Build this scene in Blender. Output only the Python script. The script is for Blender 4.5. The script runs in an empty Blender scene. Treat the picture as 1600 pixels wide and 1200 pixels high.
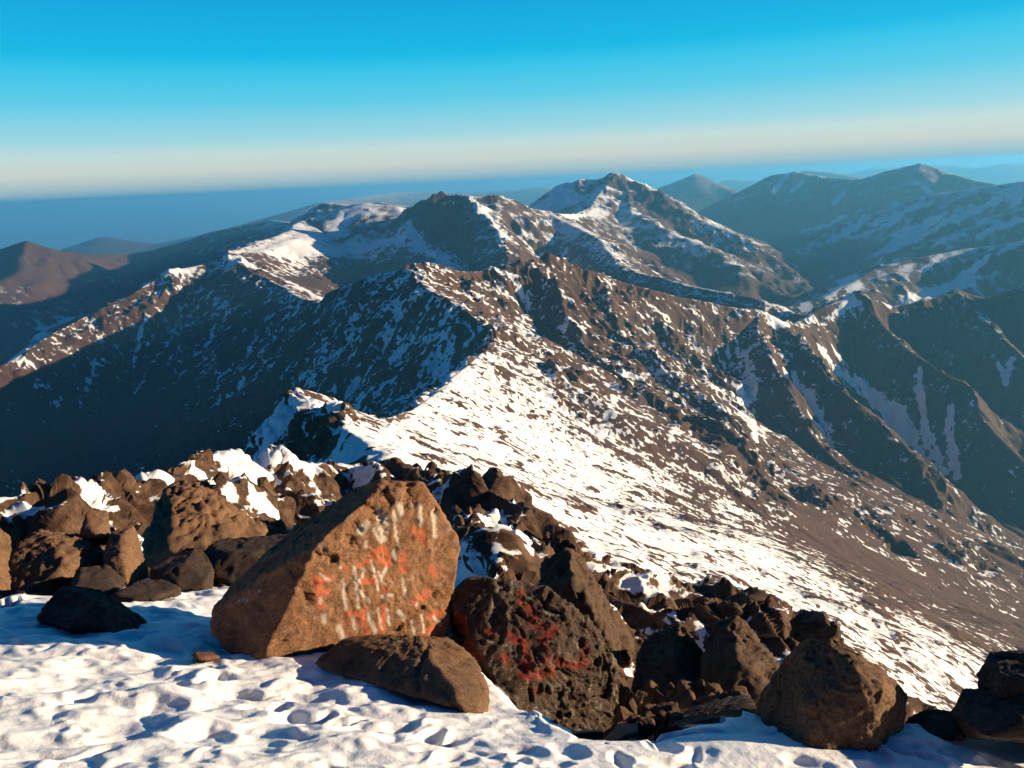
import bpy, bmesh, math, random
import numpy as np
from mathutils import Matrix, Vector

# ---------------------------------------------------------------- camera, world, sun, exposure
QUALITY = 1.0                     # terrain sampling (1 = final)
sc = bpy.context.scene
col = sc.collection
F32 = np.float32
PITCH, ROLL, FPX = math.radians(14.86), math.radians(2.6), 1200.0
fwd = np.array([0, math.cos(PITCH), -math.sin(PITCH)])
r0 = np.array([1.0, 0, 0]); u0 = np.array([0, math.sin(PITCH), math.cos(PITCH)])
right = math.cos(ROLL) * r0 - math.sin(ROLL) * u0
up = math.cos(ROLL) * u0 + math.sin(ROLL) * r0
cam = bpy.data.cameras.new('camera'); camo = bpy.data.objects.new('camera', cam); col.objects.link(camo)
cam.sensor_width = 36.0; cam.lens = 27.0; cam.clip_start = 0.05; cam.clip_end = 400000.0
camo.matrix_world = Matrix(((right[0], up[0], -fwd[0], 0), (right[1], up[1], -fwd[1], 0), (right[2], up[2], -fwd[2], 0), (0, 0, 0, 1)))
sc.camera = camo
SUN_AZ, SUN_EL = math.radians(85.0), math.radians(11.0)      # clockwise from the view direction (+Y)
sun_dir = Vector((math.sin(SUN_AZ) * math.cos(SUN_EL), math.cos(SUN_AZ) * math.cos(SUN_EL), math.sin(SUN_EL)))
sl = bpy.data.lights.new('sun', 'SUN'); sl.energy = 5.0; sl.angle = math.radians(0.5); sl.color = (1.0, 0.77, 0.50)
so = bpy.data.objects.new('sun', sl); col.objects.link(so)
so.rotation_euler = (-sun_dir).to_track_quat('-Z', 'Y').to_euler()
sc.view_settings.view_transform = 'Standard'; sc.view_settings.look = 'None'
sc.view_settings.exposure = 1.02; sc.view_settings.gamma = 1.0
sc.cycles.max_bounces = 6; sc.cycles.diffuse_bounces = 1; sc.cycles.volume_bounces = 2
sc.cycles.use_adaptive_sampling = True; sc.cycles.adaptive_threshold = 0.02
sc.cycles.use_denoising = True

def srgb(r, g, b):
    f = lambda c: c / 12.92 if c <= 0.04045 else ((c + 0.055) / 1.055) ** 2.4
    return (f(r / 255), f(g / 255), f(b / 255), 1.0)

world = bpy.data.worlds.new('World'); sc.world = world; world.use_nodes = True
wn, wl = world.node_tree.nodes, world.node_tree.links
bg = wn['Background']
sky = wn.new('ShaderNodeTexSky'); sky.sky_type = 'NISHITA'; sky.sun_disc = False
sky.sun_elevation = SUN_EL; sky.sun_rotation = SUN_AZ; sky.altitude = 4000.0; sky.air_density = 1.0; sky.dust_density = 1.0
tc = wn.new('ShaderNodeTexCoord'); sep = wn.new('ShaderNodeSeparateXYZ'); wl.new(tc.outputs['Generated'], sep.inputs[0])
dt = wn.new('ShaderNodeVectorMath'); dt.operation = 'DOT_PRODUCT'; wl.new(tc.outputs['Generated'], dt.inputs[0])
dt.inputs[1].default_value = (0.0, 1.0, 0.0)      # bluer, darker dusk side behind the viewer
dk = wn.new('ShaderNodeMath'); dk.operation = 'SUBTRACT'; dk.inputs[0].default_value = 0.78; wl.new(dt.outputs['Value'], dk.inputs[1])
dm = wn.new('ShaderNodeMath'); dm.operation = 'MAXIMUM'; wl.new(dk.outputs[0], dm.inputs[0]); dm.inputs[1].default_value = 0.0
ma = wn.new('ShaderNodeMath'); ma.operation = 'MULTIPLY_ADD'; wl.new(dm.outputs[0], ma.inputs[0]); ma.inputs[1].default_value = 0.14; wl.new(sep.outputs['Z'], ma.inputs[2])
mr = wn.new('ShaderNodeMapRange'); wl.new(ma.outputs[0], mr.inputs['Value']); mr.inputs['From Min'].default_value = -0.1; mr.inputs['From Max'].default_value = 0.9
ramp = wn.new('ShaderNodeValToRGB'); wl.new(mr.outputs[0], ramp.inputs[0])
EXPO = 2 ** -1.02
def rc(c, k=1.0): return tuple(v * EXPO * k for v in c[:3]) + (1,)
stops = [(-0.1, rc(srgb(222, 212, 196))), (-0.004, rc(srgb(104, 156, 186))), (0.010, rc(srgb(164, 190, 196))), (0.026, rc(srgb(206, 212, 203))), (0.044, rc(srgb(198, 221, 216))), (0.06, rc(srgb(160, 215, 226))), (0.10, rc(srgb(92, 204, 232))),
         (0.134, rc(srgb(48, 196, 234))), (0.150, rc(srgb(0, 185, 230))), (0.235, rc(srgb(0, 155, 216))), (0.5, rc(srgb(0, 78, 138))), (0.9, rc(srgb(0, 48, 98)))]
el = ramp.color_ramp.elements
while len(el) < len(stops): el.new(0.5)
for e, (p, c) in zip(el, stops): e.position = (p + 0.1) / 1.0; e.color = c
mx = wn.new('ShaderNodeMix'); mx.data_type = 'RGBA'; mx.inputs['Factor'].default_value = 0.97
sk = wn.new('ShaderNodeVectorMath'); sk.operation = 'SCALE'; wl.new(sky.outputs[0], sk.inputs[0]); sk.inputs['Scale'].default_value = 0.10
wl.new(sk.outputs[0], mx.inputs[6]); wl.new(ramp.outputs[0], mx.inputs[7]); wl.new(mx.outputs[2], bg.inputs['Color'])
bg.inputs['Strength'].default_value = 1.0

# ---------------------------------------------------------------- helpers
def ray(px, py):
    d = fwd * FPX + right * (px - 800.0) + up * (600.0 - py)
    return d
def P(px, py, D):
    """world point seen at photo pixel (px,py) at horizontal range D"""
    d = ray(px, py); return d * (D / math.hypot(d[0], d[1]))

_rng = np.random.RandomState(7)
PERM = _rng.permutation(4096).astype(np.int32)
GA = (_rng.rand(4096) * 2 * np.pi); GX, GY = np.cos(GA).astype(F32), np.sin(GA).astype(F32)
G3 = _rng.randn(4096, 3); G3 = (G3 / np.linalg.norm(G3, axis=1)[:, None]).astype(F32)
RV = _rng.rand(4096, 3).astype(F32)

from concurrent.futures import ThreadPoolExecutor
_pool = ThreadPoolExecutor(4)
def chunked(fn):
    """evaluate a field function in row blocks on all cores"""
    def run(x, *a):
        n = x.shape[0]; per = max(1, int(60000 / max(1, x[0].size)))
        if n <= per: return fn(x, *a)
        sl_ = [slice(i, min(n, i + per)) for i in range(0, n, per)]
        cut = lambda v, q: v[q] if isinstance(v, np.ndarray) and v.ndim and v.shape[0] == n else v
        res = list(_pool.map(lambda q: fn(x[q], *[cut(v, q) for v in a]), sl_))
        return tuple(np.concatenate(r) for r in zip(*res)) if isinstance(res[0], tuple) else np.concatenate(res)
    return run

@chunked
def noise2(x, y, seed=0):
    xi = np.floor(x); yi = np.floor(y); fx = (x - xi).astype(F32); fy = (y - yi).astype(F32)
    xi = xi.astype(np.int32) + seed * 57; yi = yi.astype(np.int32) + seed * 131
    u = fx * fx * fx * (fx * (fx * 6 - 15) + 10); v = fy * fy * fy * (fy * (fy * 6 - 15) + 10)
    a = PERM[xi & 4095]; b = PERM[(xi + 1) & 4095]; y0 = yi & 4095; y1 = (yi + 1) & 4095
    def g(h, dx, dy): return GX[h] * dx + GY[h] * dy
    n00 = g(PERM[(a + y0) & 4095], fx, fy); n10 = g(PERM[(b + y0) & 4095], fx - 1, fy)
    n01 = g(PERM[(a + y1) & 4095], fx, fy - 1); n11 = g(PERM[(b + y1) & 4095], fx - 1, fy - 1)
    n0 = n00 + u * (n10 - n00); n1 = n01 + u * (n11 - n01)
    return (n0 + v * (n1 - n0)) * F32(1.5)

@chunked
def noise3(p, seed=0):
    pi = np.floor(p); f = (p - pi).astype(F32); pi = pi.astype(np.int32) + seed * 57
    w = f * f * f * (f * (f * 6 - 15) + 10); out = 0
    for dx in (0, 1):
        for dy in (0, 1):
            for dz in (0, 1):
                h = PERM[(PERM[(PERM[(pi[:, 0] + dx) & 4095] + pi[:, 1] + dy) & 4095] + pi[:, 2] + dz) & 4095]
                g = G3[h]; d = g[:, 0] * (f[:, 0] - dx) + g[:, 1] * (f[:, 1] - dy) + g[:, 2] * (f[:, 2] - dz)
                out = out + d * (w[:, 0] if dx else 1 - w[:, 0]) * (w[:, 1] if dy else 1 - w[:, 1]) * (w[:, 2] if dz else 1 - w[:, 2])
    return out * F32(1.6)

@chunked
def facet3(p, seed=0, soft=.05):
    """blocks in 3-D: every cell a tilted plane, joined over a short break"""
    pi = np.floor(p); f = (p - pi).astype(F32); pi = pi.astype(np.int32) + seed * 57
    d1 = np.full(len(p), 9., F32); d2 = d1.copy(); v1 = np.zeros(len(p), F32); v2 = v1.copy()
    for i in (-1, 0, 1):
        for j in (-1, 0, 1):
            for k in (-1, 0, 1):
                h = PERM[(PERM[(PERM[(pi[:, 0] + i) & 4095] + pi[:, 1] + j) & 4095] + pi[:, 2] + k) & 4095]
                o = f - np.array([i, j, k], F32) - RV[h]; d = (o * o).sum(1)
                v = RV[(h + 77) & 4095, 0] - F32(.5) + F32(.8) * (G3[h] * o).sum(1)
                a = d < d1; b = (~a) & (d < d2)
                d2 = np.where(a, d1, np.where(b, d, d2)); v2 = np.where(a, v1, np.where(b, v, v2))
                d1 = np.where(a, d, d1); v1 = np.where(a, v, v1)
    w = np.clip((d2 - d1) / soft, 0, 1) * F32(.5)
    return v1 * (F32(.5) + w) + v2 * (F32(.5) - w)

def sstep(a, b, x):
    t = np.clip((x - a) / (b - a), 0, 1); return t * t * (3 - 2 * t)

def mesh_from(name, verts, faces, mat, smooth=True, attrs=None, parent=None):
    me = bpy.data.meshes.new(name)
    nv, nf = len(verts), len(faces); k = faces.shape[1]
    me.vertices.add(nv); me.vertices.foreach_set('co', np.ascontiguousarray(verts, F32).ravel())
    me.loops.add(nf * k); me.loops.foreach_set('vertex_index', np.ascontiguousarray(faces, np.int32).ravel())
    me.polygons.add(nf); me.polygons.foreach_set('loop_start', np.arange(0, nf * k, k, dtype=np.int32))
    me.polygons.foreach_set('loop_total', np.full(nf, k, np.int32))
    me.polygons.foreach_set('use_smooth', np.full(nf, smooth, bool))
    for an, av in (attrs or {}).items():
        at = me.attributes.new(an, 'FLOAT', 'POINT'); at.data.foreach_set('value', np.ascontiguousarray(av, F32).ravel())
    me.update(calc_edges=True); me.validate() if False else None
    me.materials.append(mat)
    o = bpy.data.objects.new(name, me); col.objects.link(o)
    if parent: o.parent = parent
    return o

def grid_faces(R, C):
    i = np.arange(R - 1)[:, None] * C + np.arange(C - 1)[None, :]; i = i.ravel()
    return np.stack([i, i + 1, i + C + 1, i + C], 1)

# ---------------------------------------------------------------- materials
class NT:
    def __init__(s, name):
        s.m = bpy.data.materials.new(name); s.m.use_nodes = True; s.t = s.m.node_tree; s.n = s.t.nodes; s.l = s.t.links
        s.b = s.n['Principled BSDF']
    def new(s, t, **kw):
        n = s.n.new(t)
        for k, v in kw.items(): setattr(n, k, v)
        return n
    def set(s, node, key, v):
        if hasattr(v, 'is_output'): s.l.new(v, node.inputs[key])
        else: node.inputs[key].default_value = v
    def math(s, op, a, b=0.0, c=None):
        n = s.new('ShaderNodeMath', operation=op); s.set(n, 0, a); s.set(n, 1, b)
        if c is not None: s.set(n, 2, c)
        return n.outputs[0]
    def noise(s, vec, scale, detail=6.0, rough=0.6, dist=0.0):
        n = s.new('ShaderNodeTexNoise'); s.l.new(vec, n.inputs['Vector']); s.set(n, 'Scale', scale); s.set(n, 'Detail', detail)
        s.set(n, 'Roughness', rough); s.set(n, 'Distortion', dist); return n.outputs['Fac']
    def range(s, v, a, b, c=0.0, d=1.0):
        n = s.new('ShaderNodeMapRange'); s.set(n, 'Value', v); s.set(n, 'From Min', a); s.set(n, 'From Max', b); s.set(n, 'To Min', c); s.set(n, 'To Max', d); return n.outputs[0]
    def mix(s, f, a, b):
        n = s.new('ShaderNodeMix', data_type='RGBA'); s.set(n, 0, f); s.set(n, 6, a); s.set(n, 7, b); return n.outputs[2]
    def attr(s, name): return s.new('ShaderNodeAttribute', attribute_name=name).outputs['Fac']
    def pos(s): return s.new('ShaderNodeNewGeometry').outputs['Position']
    def bump(s, h, strength, dist, normal=None):
        n = s.new('ShaderNodeBump'); s.set(n, 'Height', h); s.set(n, 'Strength', strength); s.set(n, 'Distance', dist)
        if normal: s.l.new(normal, n.inputs['Normal'])
        return n.outputs[0]

def C4(r, g, b): return (r, g, b, 1.0)

def terrain_material():
    T = NT('mountain_rock_and_snow'); p = T.pos()
    n1 = T.noise(p, 0.006, 5, 0.6); n2 = T.noise(p, 0.05, 10, 0.75); n3 = T.noise(p, 0.5, 8, 0.75)
    rock = T.mix(T.range(n1, 0.35, 0.65), C4(0.055, 0.029, 0.018), C4(0.086, 0.046, 0.029))
    rock = T.mix(T.range(n2, 0.45, 0.7), rock, C4(0.034, 0.019, 0.013))
    rock = T.mix(T.range(n3, 0.45, 0.62, 0, .75), rock, C4(0.138, 0.083, 0.053)); rock = T.mix(T.range(n3, 0.5, 0.36, 0, .7), rock, C4(0.022, 0.014, 0.010))
    scree = T.mix(T.range(n2, 0.3, 0.7), C4(0.074, 0.041, 0.029), C4(0.098, 0.056, 0.040))
    base = T.mix(T.attr('scree'), rock, scree)
    sn = T.attr('snow'); fine = T.noise(p, 0.16, 9, 0.72)
    s = T.math('ADD', sn, T.range(fine, 0.25, 0.75, -0.30, 0.30))
    f = T.range(s, 0.46, 0.54)
    base = T.mix(T.attr('plain'), base, T.mix(T.range(T.noise(p, 0.0006, 6, .6), .4, .6), C4(.42, .34, .27), C4(.30, .25, .20)))
    c = T.mix(f, base, C4(0.84, 0.85, 0.87))
    T.l.new(c, T.b.inputs['Base Color']); T.set(T.b, 'Roughness', 0.9); T.set(T.b, 'Specular IOR Level', 0.15)
    return T.m

# ---------------------------------------------------------------- terrain: ridge lines as 3-D polylines
# (photo x, photo y, horizontal range in m), slope on the left of travel, slope on the right, fall height
RIDGES = [
    # near ridge from the summit past the pinnacle to the saddle and the central peak
    ([(760, 1030, 14), (740, 810, 90), (680, 755, 170), (600, 728, 260)], 1.0, .85, 500),
    ([(600, 728, 260), (560, 690, 300), (530, 650, 350), (500, 622, 390), (482, 606, 420), (455, 640, 450)], 1.0, .62, 700),
    ([(530, 650, 350), (575, 672, 470), (600, 664, 590), (640, 640, 720), (690, 596, 880), (740, 560, 1000), (770, 532, 1120), (735, 494, 1250), (690, 457, 1370), (640, 420, 1520)], .95, .56, 1000),
    # snow slope's far edge, running down right
    ([(780, 540, 1200), (870, 580, 1060), (960, 640, 1000), (1100, 722, 980), (1250, 830, 1000), (1400, 905, 1030), (1500, 955, 1060), (1600, 1005, 1100)], .95, .50, 500),
    # left outcrops
    ([(680, 752, 170), (560, 745, 190), (420, 725, 170), (320, 722, 150), (270, 740, 120)], .9, .75, 600),
    ([(320, 722, 150), (250, 765, 95), (160, 770, 62), (60, 792, 50), (-60, 800, 50)], 1.1, .8, 600),
    # outcrops right of the painted rock
    ([(700, 752, 110), (790, 795, 85), (845, 878, 64), (872, 846, 74), (910, 850, 74), (940, 890, 68), (990, 945, 60)], .9, 1.1, 300),
    ([(990, 945, 60), (1050, 985, 52), (1085, 955, 56), (1115, 962, 54), (1150, 948, 56), (1180, 975, 54), (1225, 1040, 50), (1330, 1110, 45)], .9, 1.1, 300),
    # central crest and its right face
    ([(640, 420, 1520), (675, 412, 1550), (730, 430, 1600), (790, 420, 1700), (860, 404, 1780), (940, 432, 1850), (1010, 452, 1900), (1100, 474, 2000), (1180, 492, 2100), (1225, 515, 2200), (1262, 492, 2450), (1345, 462, 2650), (1400, 478, 2750), (1480, 455, 2950), (1540, 465, 3000), (1640, 425, 3000)], .85, 1.25, 1700),
    # spurs of the right face
    ([(1205, 505, 2120), (1240, 530, 2030), (1290, 585, 1900), (1340, 632, 1800), (1395, 700, 1700), (1440, 770, 1620)], 1.25, .85, 800),
    ([(1175, 492, 2080), (1188, 545, 1900), (1205, 600, 1750), (1250, 668, 1620), (1300, 725, 1520), (1390, 800, 1430), (1450, 832, 1400), (1520, 850, 1400), (1620, 885, 1400)], 1.25, .85, 800),
    ([(1345, 462, 2650), (1400, 520, 2500), (1450, 560, 2400), (1500, 592, 2300), (1550, 660, 2150), (1620, 730, 2050)], 1.25, .85, 900),
    ([(1480, 455, 2950), (1540, 505, 2750), (1600, 560, 2600), (1700, 640, 2450)], 1.25, .85, 900),
    ([(860, 404, 1780), (900, 480, 1600), (930, 540, 1450), (985, 605, 1300), (1050, 645, 1220), (1137, 672, 1180), (1172, 705, 1150), (1200, 780, 1100), (1240, 850, 1060)], .85, .85, 700),
    ([(940, 432, 1850), (985, 520, 1650), (1040, 590, 1480), (1100, 640, 1360), (1200, 730, 1280), (1335, 785, 1260), (1387, 822, 1240), (1480, 880, 1220), (1600, 950, 1220)], .85, .8, 700),
    ([(730, 430, 1600), (770, 500, 1420), (800, 545, 1280), (850, 590, 1160)], .8, .8, 400),
    # left shoulder of the central peak and the long left ridge
    ([(640, 420, 1520), (580, 430, 1700), (530, 455, 1950), (500, 475, 2200), (460, 462, 2500), (420, 440, 2800), (350, 398, 3200), (330, 415, 3150), (260, 425, 3050), (210, 456, 2950), (130, 496, 2850), (60, 535, 2700), (0, 568, 2600), (-120, 620, 2400)], .80, .75, 1600),
    # sunlit plateau behind
    ([(350, 398, 3200), (420, 372, 3700), (470, 345, 4300), (530, 328, 4350), (570, 317, 4400), (610, 322, 4300), (650, 345, 4000), (690, 400, 3300), (720, 440, 2700)], .6, .36, 900),
    ([(460, 352, 5600), (478, 332, 5700), (500, 317, 5700), (545, 320, 5600), (600, 316, 5200), (645, 323, 5000), (660, 320, 4300)], .8, .7, 900),
    # dark double peak and the crest behind it
    ([(640, 345, 4000), (655, 322, 3950), (685, 303, 3900), (715, 303, 3850), (745, 312, 3800), (775, 305, 3800), (795, 306, 3850), (830, 322, 3950), (870, 335, 4100), (930, 335, 4600)], .8, .9, 1200),
    ([(740, 312, 3800), (770, 360, 3300), (790, 400, 2950)], .9, .9, 800),
    ([(870, 335, 4100), (930, 370, 3600), (1000, 420, 3100), (1080, 445, 2800), (1180, 470, 2600)], .6, .6, 900),
    # far snowy peak
    ([(800, 330, 5600), (840, 318, 5500), (872, 290, 5500), (900, 281, 5550), (930, 284, 5550), (958, 275, 5600), (990, 292, 5500), (1035, 302, 5300), (1060, 326, 5100), (1110, 352, 4900), (1160, 380, 4700), (1230, 425, 4500)], .8, .62, 1400),
    ([(958, 275, 5600), (925, 325, 4900), (890, 345, 4500), (840, 345, 4200)], .6, .6, 700),
    ([(990, 292, 5500), (1000, 340, 4800), (1050, 365, 4500), (1100, 388, 4250), (1150, 425, 4000)], .6, .6, 800),
    # right side: streaked slopes and far ranges
    ([(1180, 500, 3200), (1290, 465, 3400), (1350, 432, 3700), (1420, 405, 4000), (1500, 388, 4200), (1660, 365, 4300)], .55, .5, 1300),
    ([(1130, 440, 5200), (1230, 395, 5800), (1330, 345, 6400), (1450, 305, 6600), (1530, 293, 6600), (1600, 283, 6600), (1750, 270, 6600)], .6, .48, 1500),
    ([(1360, 440, 4800), (1480, 370, 5200), (1620, 320, 5500), (1750, 300, 5600)], .5, .5, 900),
    ([(1120, 330, 9800), (1160, 300, 9600), (1215, 273, 9500), (1246, 268, 9500), (1300, 279, 9200), (1345, 280, 9000), (1385, 267, 9000), (1438, 255, 9000), (1480, 270, 8800), (1555, 290, 8300), (1640, 285, 8000)], .6, .42, 1700),
    ([(990, 310, 14500), (1030, 294, 14000), (1062, 281, 13500), (1090, 271, 13200), (1118, 284, 13000), (1160, 304, 12500), (1220, 330, 12000)], .6, .45, 1800),
    ([(1225, 280, 20000), (1258, 266, 20000), (1292, 268, 19500), (1340, 276, 19000), (1420, 283, 19000)], .5, .4, 1500),
    ([(1100, 291, 30000), (1140, 281, 30000), (1180, 283, 30000), (1230, 280, 30000)], .4, .3, 1500),
    ([(1310, 275, 36000), (1370, 262, 36000), (1420, 259, 36000), (1470, 257, 35000), (1530, 262, 34000), (1575, 254, 34000), (1640, 255, 34000)], .4, .3, 1700),
    # left blue ridges
    ([(-80, 412, 6300), (0, 391, 6400), (45, 382, 6300), (90, 391, 6500), (130, 398, 6700), (200, 397, 7500), (240, 391, 8000), (280, 380, 7900), (330, 364, 7500), (380, 352, 7200), (425, 344, 7000), (460, 348, 6600), (500, 340, 6000)], .6, .5, 1500),
    ([(45, 382, 6300), (20, 430, 5600), (-40, 470, 5200)], .6, .6, 900),
    ([(120, 388, 16000), (160, 371, 16000), (185, 376, 16000), (240, 392, 16000)], .35, .3, 900),
    ([(500, 317, 16000), (620, 300, 26000), (760, 300, 26000), (850, 292, 26000)], .25, .2, 900),
]
EXTRA = [  # world-space ridges outside the frame
    ([(0, 3, -6), (10, -15, -5), (60, -120, -30), (220, -300, -90), (600, -600, -200)], 1.15, .8, 900),
    ([(0, 3, -6), (-10, -20, -8), (-120, -160, -90), (-500, -350, -300)], .9, 1.0, 900),
    ([(3300, 1700, -560), (4000, 900, -520), (5200, -500, -500)], .55, .55, 1300),
    ([(3300, 1700, -560), (3700, 2900, -330), (4500, 4300, -200), (5600, 6300, -120)], .6, .6, 1300),
]

def build_ridges():
    out = []
    for pts, sl_, sr_, H in RIDGES:
        if len(pts) < 2: continue
        out.append((np.array([P(*p) for p in pts]), sl_, sr_, H))
    for pts, sl_, sr_, H in EXTRA:
        out.append((np.array(pts, float), sl_, sr_, H))
    return out

BUILT = build_ridges()

@chunked
def base_height(x, y):
    """smooth envelope of all ridges (metres)"""
    r = np.sqrt(x * x + y * y)
    far = sstep(9000, 20000, r)
    floor = -1900 - 200 * sstep(3000, 9000, r) - 800 * far + 0 * x
    h = floor.astype(F32)
    dcrest = np.full(x.shape, 1e6, F32)
    wr = F32(.0045) * r
    for pts, sL, sR, H in BUILT:
        hr = np.full(x.shape, -1e5, F32)
        for a, b in zip(pts[:-1], pts[1:]):
            vx, vy = b[0] - a[0], b[1] - a[1]; L2 = vx * vx + vy * vy; L = math.sqrt(L2)
            t = np.clip(((x - a[0]) * vx + (y - a[1]) * vy) / L2, 0, 1)
            dx = x - (a[0] + t * vx); dy = y - (a[1] + t * vy)
            d = np.sqrt(dx * dx + dy * dy) + F32(1e-3)
            sn = (vx * dy - vy * dx) / (L * d); d = np.sqrt(d * d + wr * wr) - wr          # +1 = left of travel
            s = sR + (sL - sR) * (0.5 + 0.5 * sn)
            z = a[2] + t * (b[2] - a[2]) - (F32(.6) * s * d + F32(.4) * H * (1 - np.exp(-s * d / H)))
            hr = np.maximum(hr, z); dcrest = np.minimum(dcrest, d)
        k = np.maximum(F32(0.012) * r, 1.0)
        m = np.maximum(h, hr); h = m + np.exp(-np.abs(h - hr) / k) * k * F32(0.35)
    return h, dcrest

@chunked
def erosion(x, y, dx, dy):
    """directional gully noise: value and derivative along (dx,dy) phase direction"""
    xi = np.floor(x); yi = np.floor(y); fx = (x - xi).astype(F32); fy = (y - yi).astype(F32)
    xi = xi.astype(np.int32); yi = yi.astype(np.int32)
    va = np.zeros(x.shape, F32); vb = np.zeros(x.shape, F32); wt = np.zeros(x.shape, F32)
    for i in (-1, 0, 1):
        for j in (-1, 0, 1):
            h = PERM[(PERM[(xi + i) & 4095] + yi + j) & 4095]
            ox = fx - i - RV[h, 0]; oy = fy - j - RV[h, 1]
            w = np.exp(-(ox * ox + oy * oy) * F32(2.2)); mag = (ox * dx + oy * dy) * F32(2 * np.pi)
            va += np.cos(mag) * w; vb -= np.sin(mag) * w; wt += w
    return va / wt, vb / wt

@chunked
def facet(x, y, seed=0):
    """blocky broken rock: every cell is a tilted plane of its own"""
    xi = np.floor(x); yi = np.floor(y); fx = (x - xi).astype(F32); fy = (y - yi).astype(F32)
    xi = xi.astype(np.int32) + seed * 57; yi = yi.astype(np.int32) + seed * 131
    best = np.full(x.shape, 9.0, F32); val = np.zeros(x.shape, F32)
    for i in (-1, 0, 1):
        for j in (-1, 0, 1):
            h = PERM[(PERM[(xi + i) & 4095] + yi + j) & 4095]
            ox = fx - i - RV[h, 0]; oy = fy - j - RV[h, 1]; d = ox * ox + oy * oy
            v = RV[h, 2] - F32(.5) + F32(.9) * (GX[h] * ox + GY[h] * oy) - d * F32(.35)
            m = d < best; best = np.where(m, d, best); val = np.where(m, v, val)
    return val

def blur(a, w):
    for ax in (0, 1):
        p = np.concatenate([np.repeat(a.take([0], ax), w + 1, ax), a, np.repeat(a.take([-1], ax), w, ax)], ax)
        c = np.cumsum(p, axis=ax, dtype=np.float64); n = 2 * w + 1
        a = ((c.take(range(n, c.shape[ax]), ax) - c.take(range(0, c.shape[ax] - n), ax)) / n).astype(F32)
    return a

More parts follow.
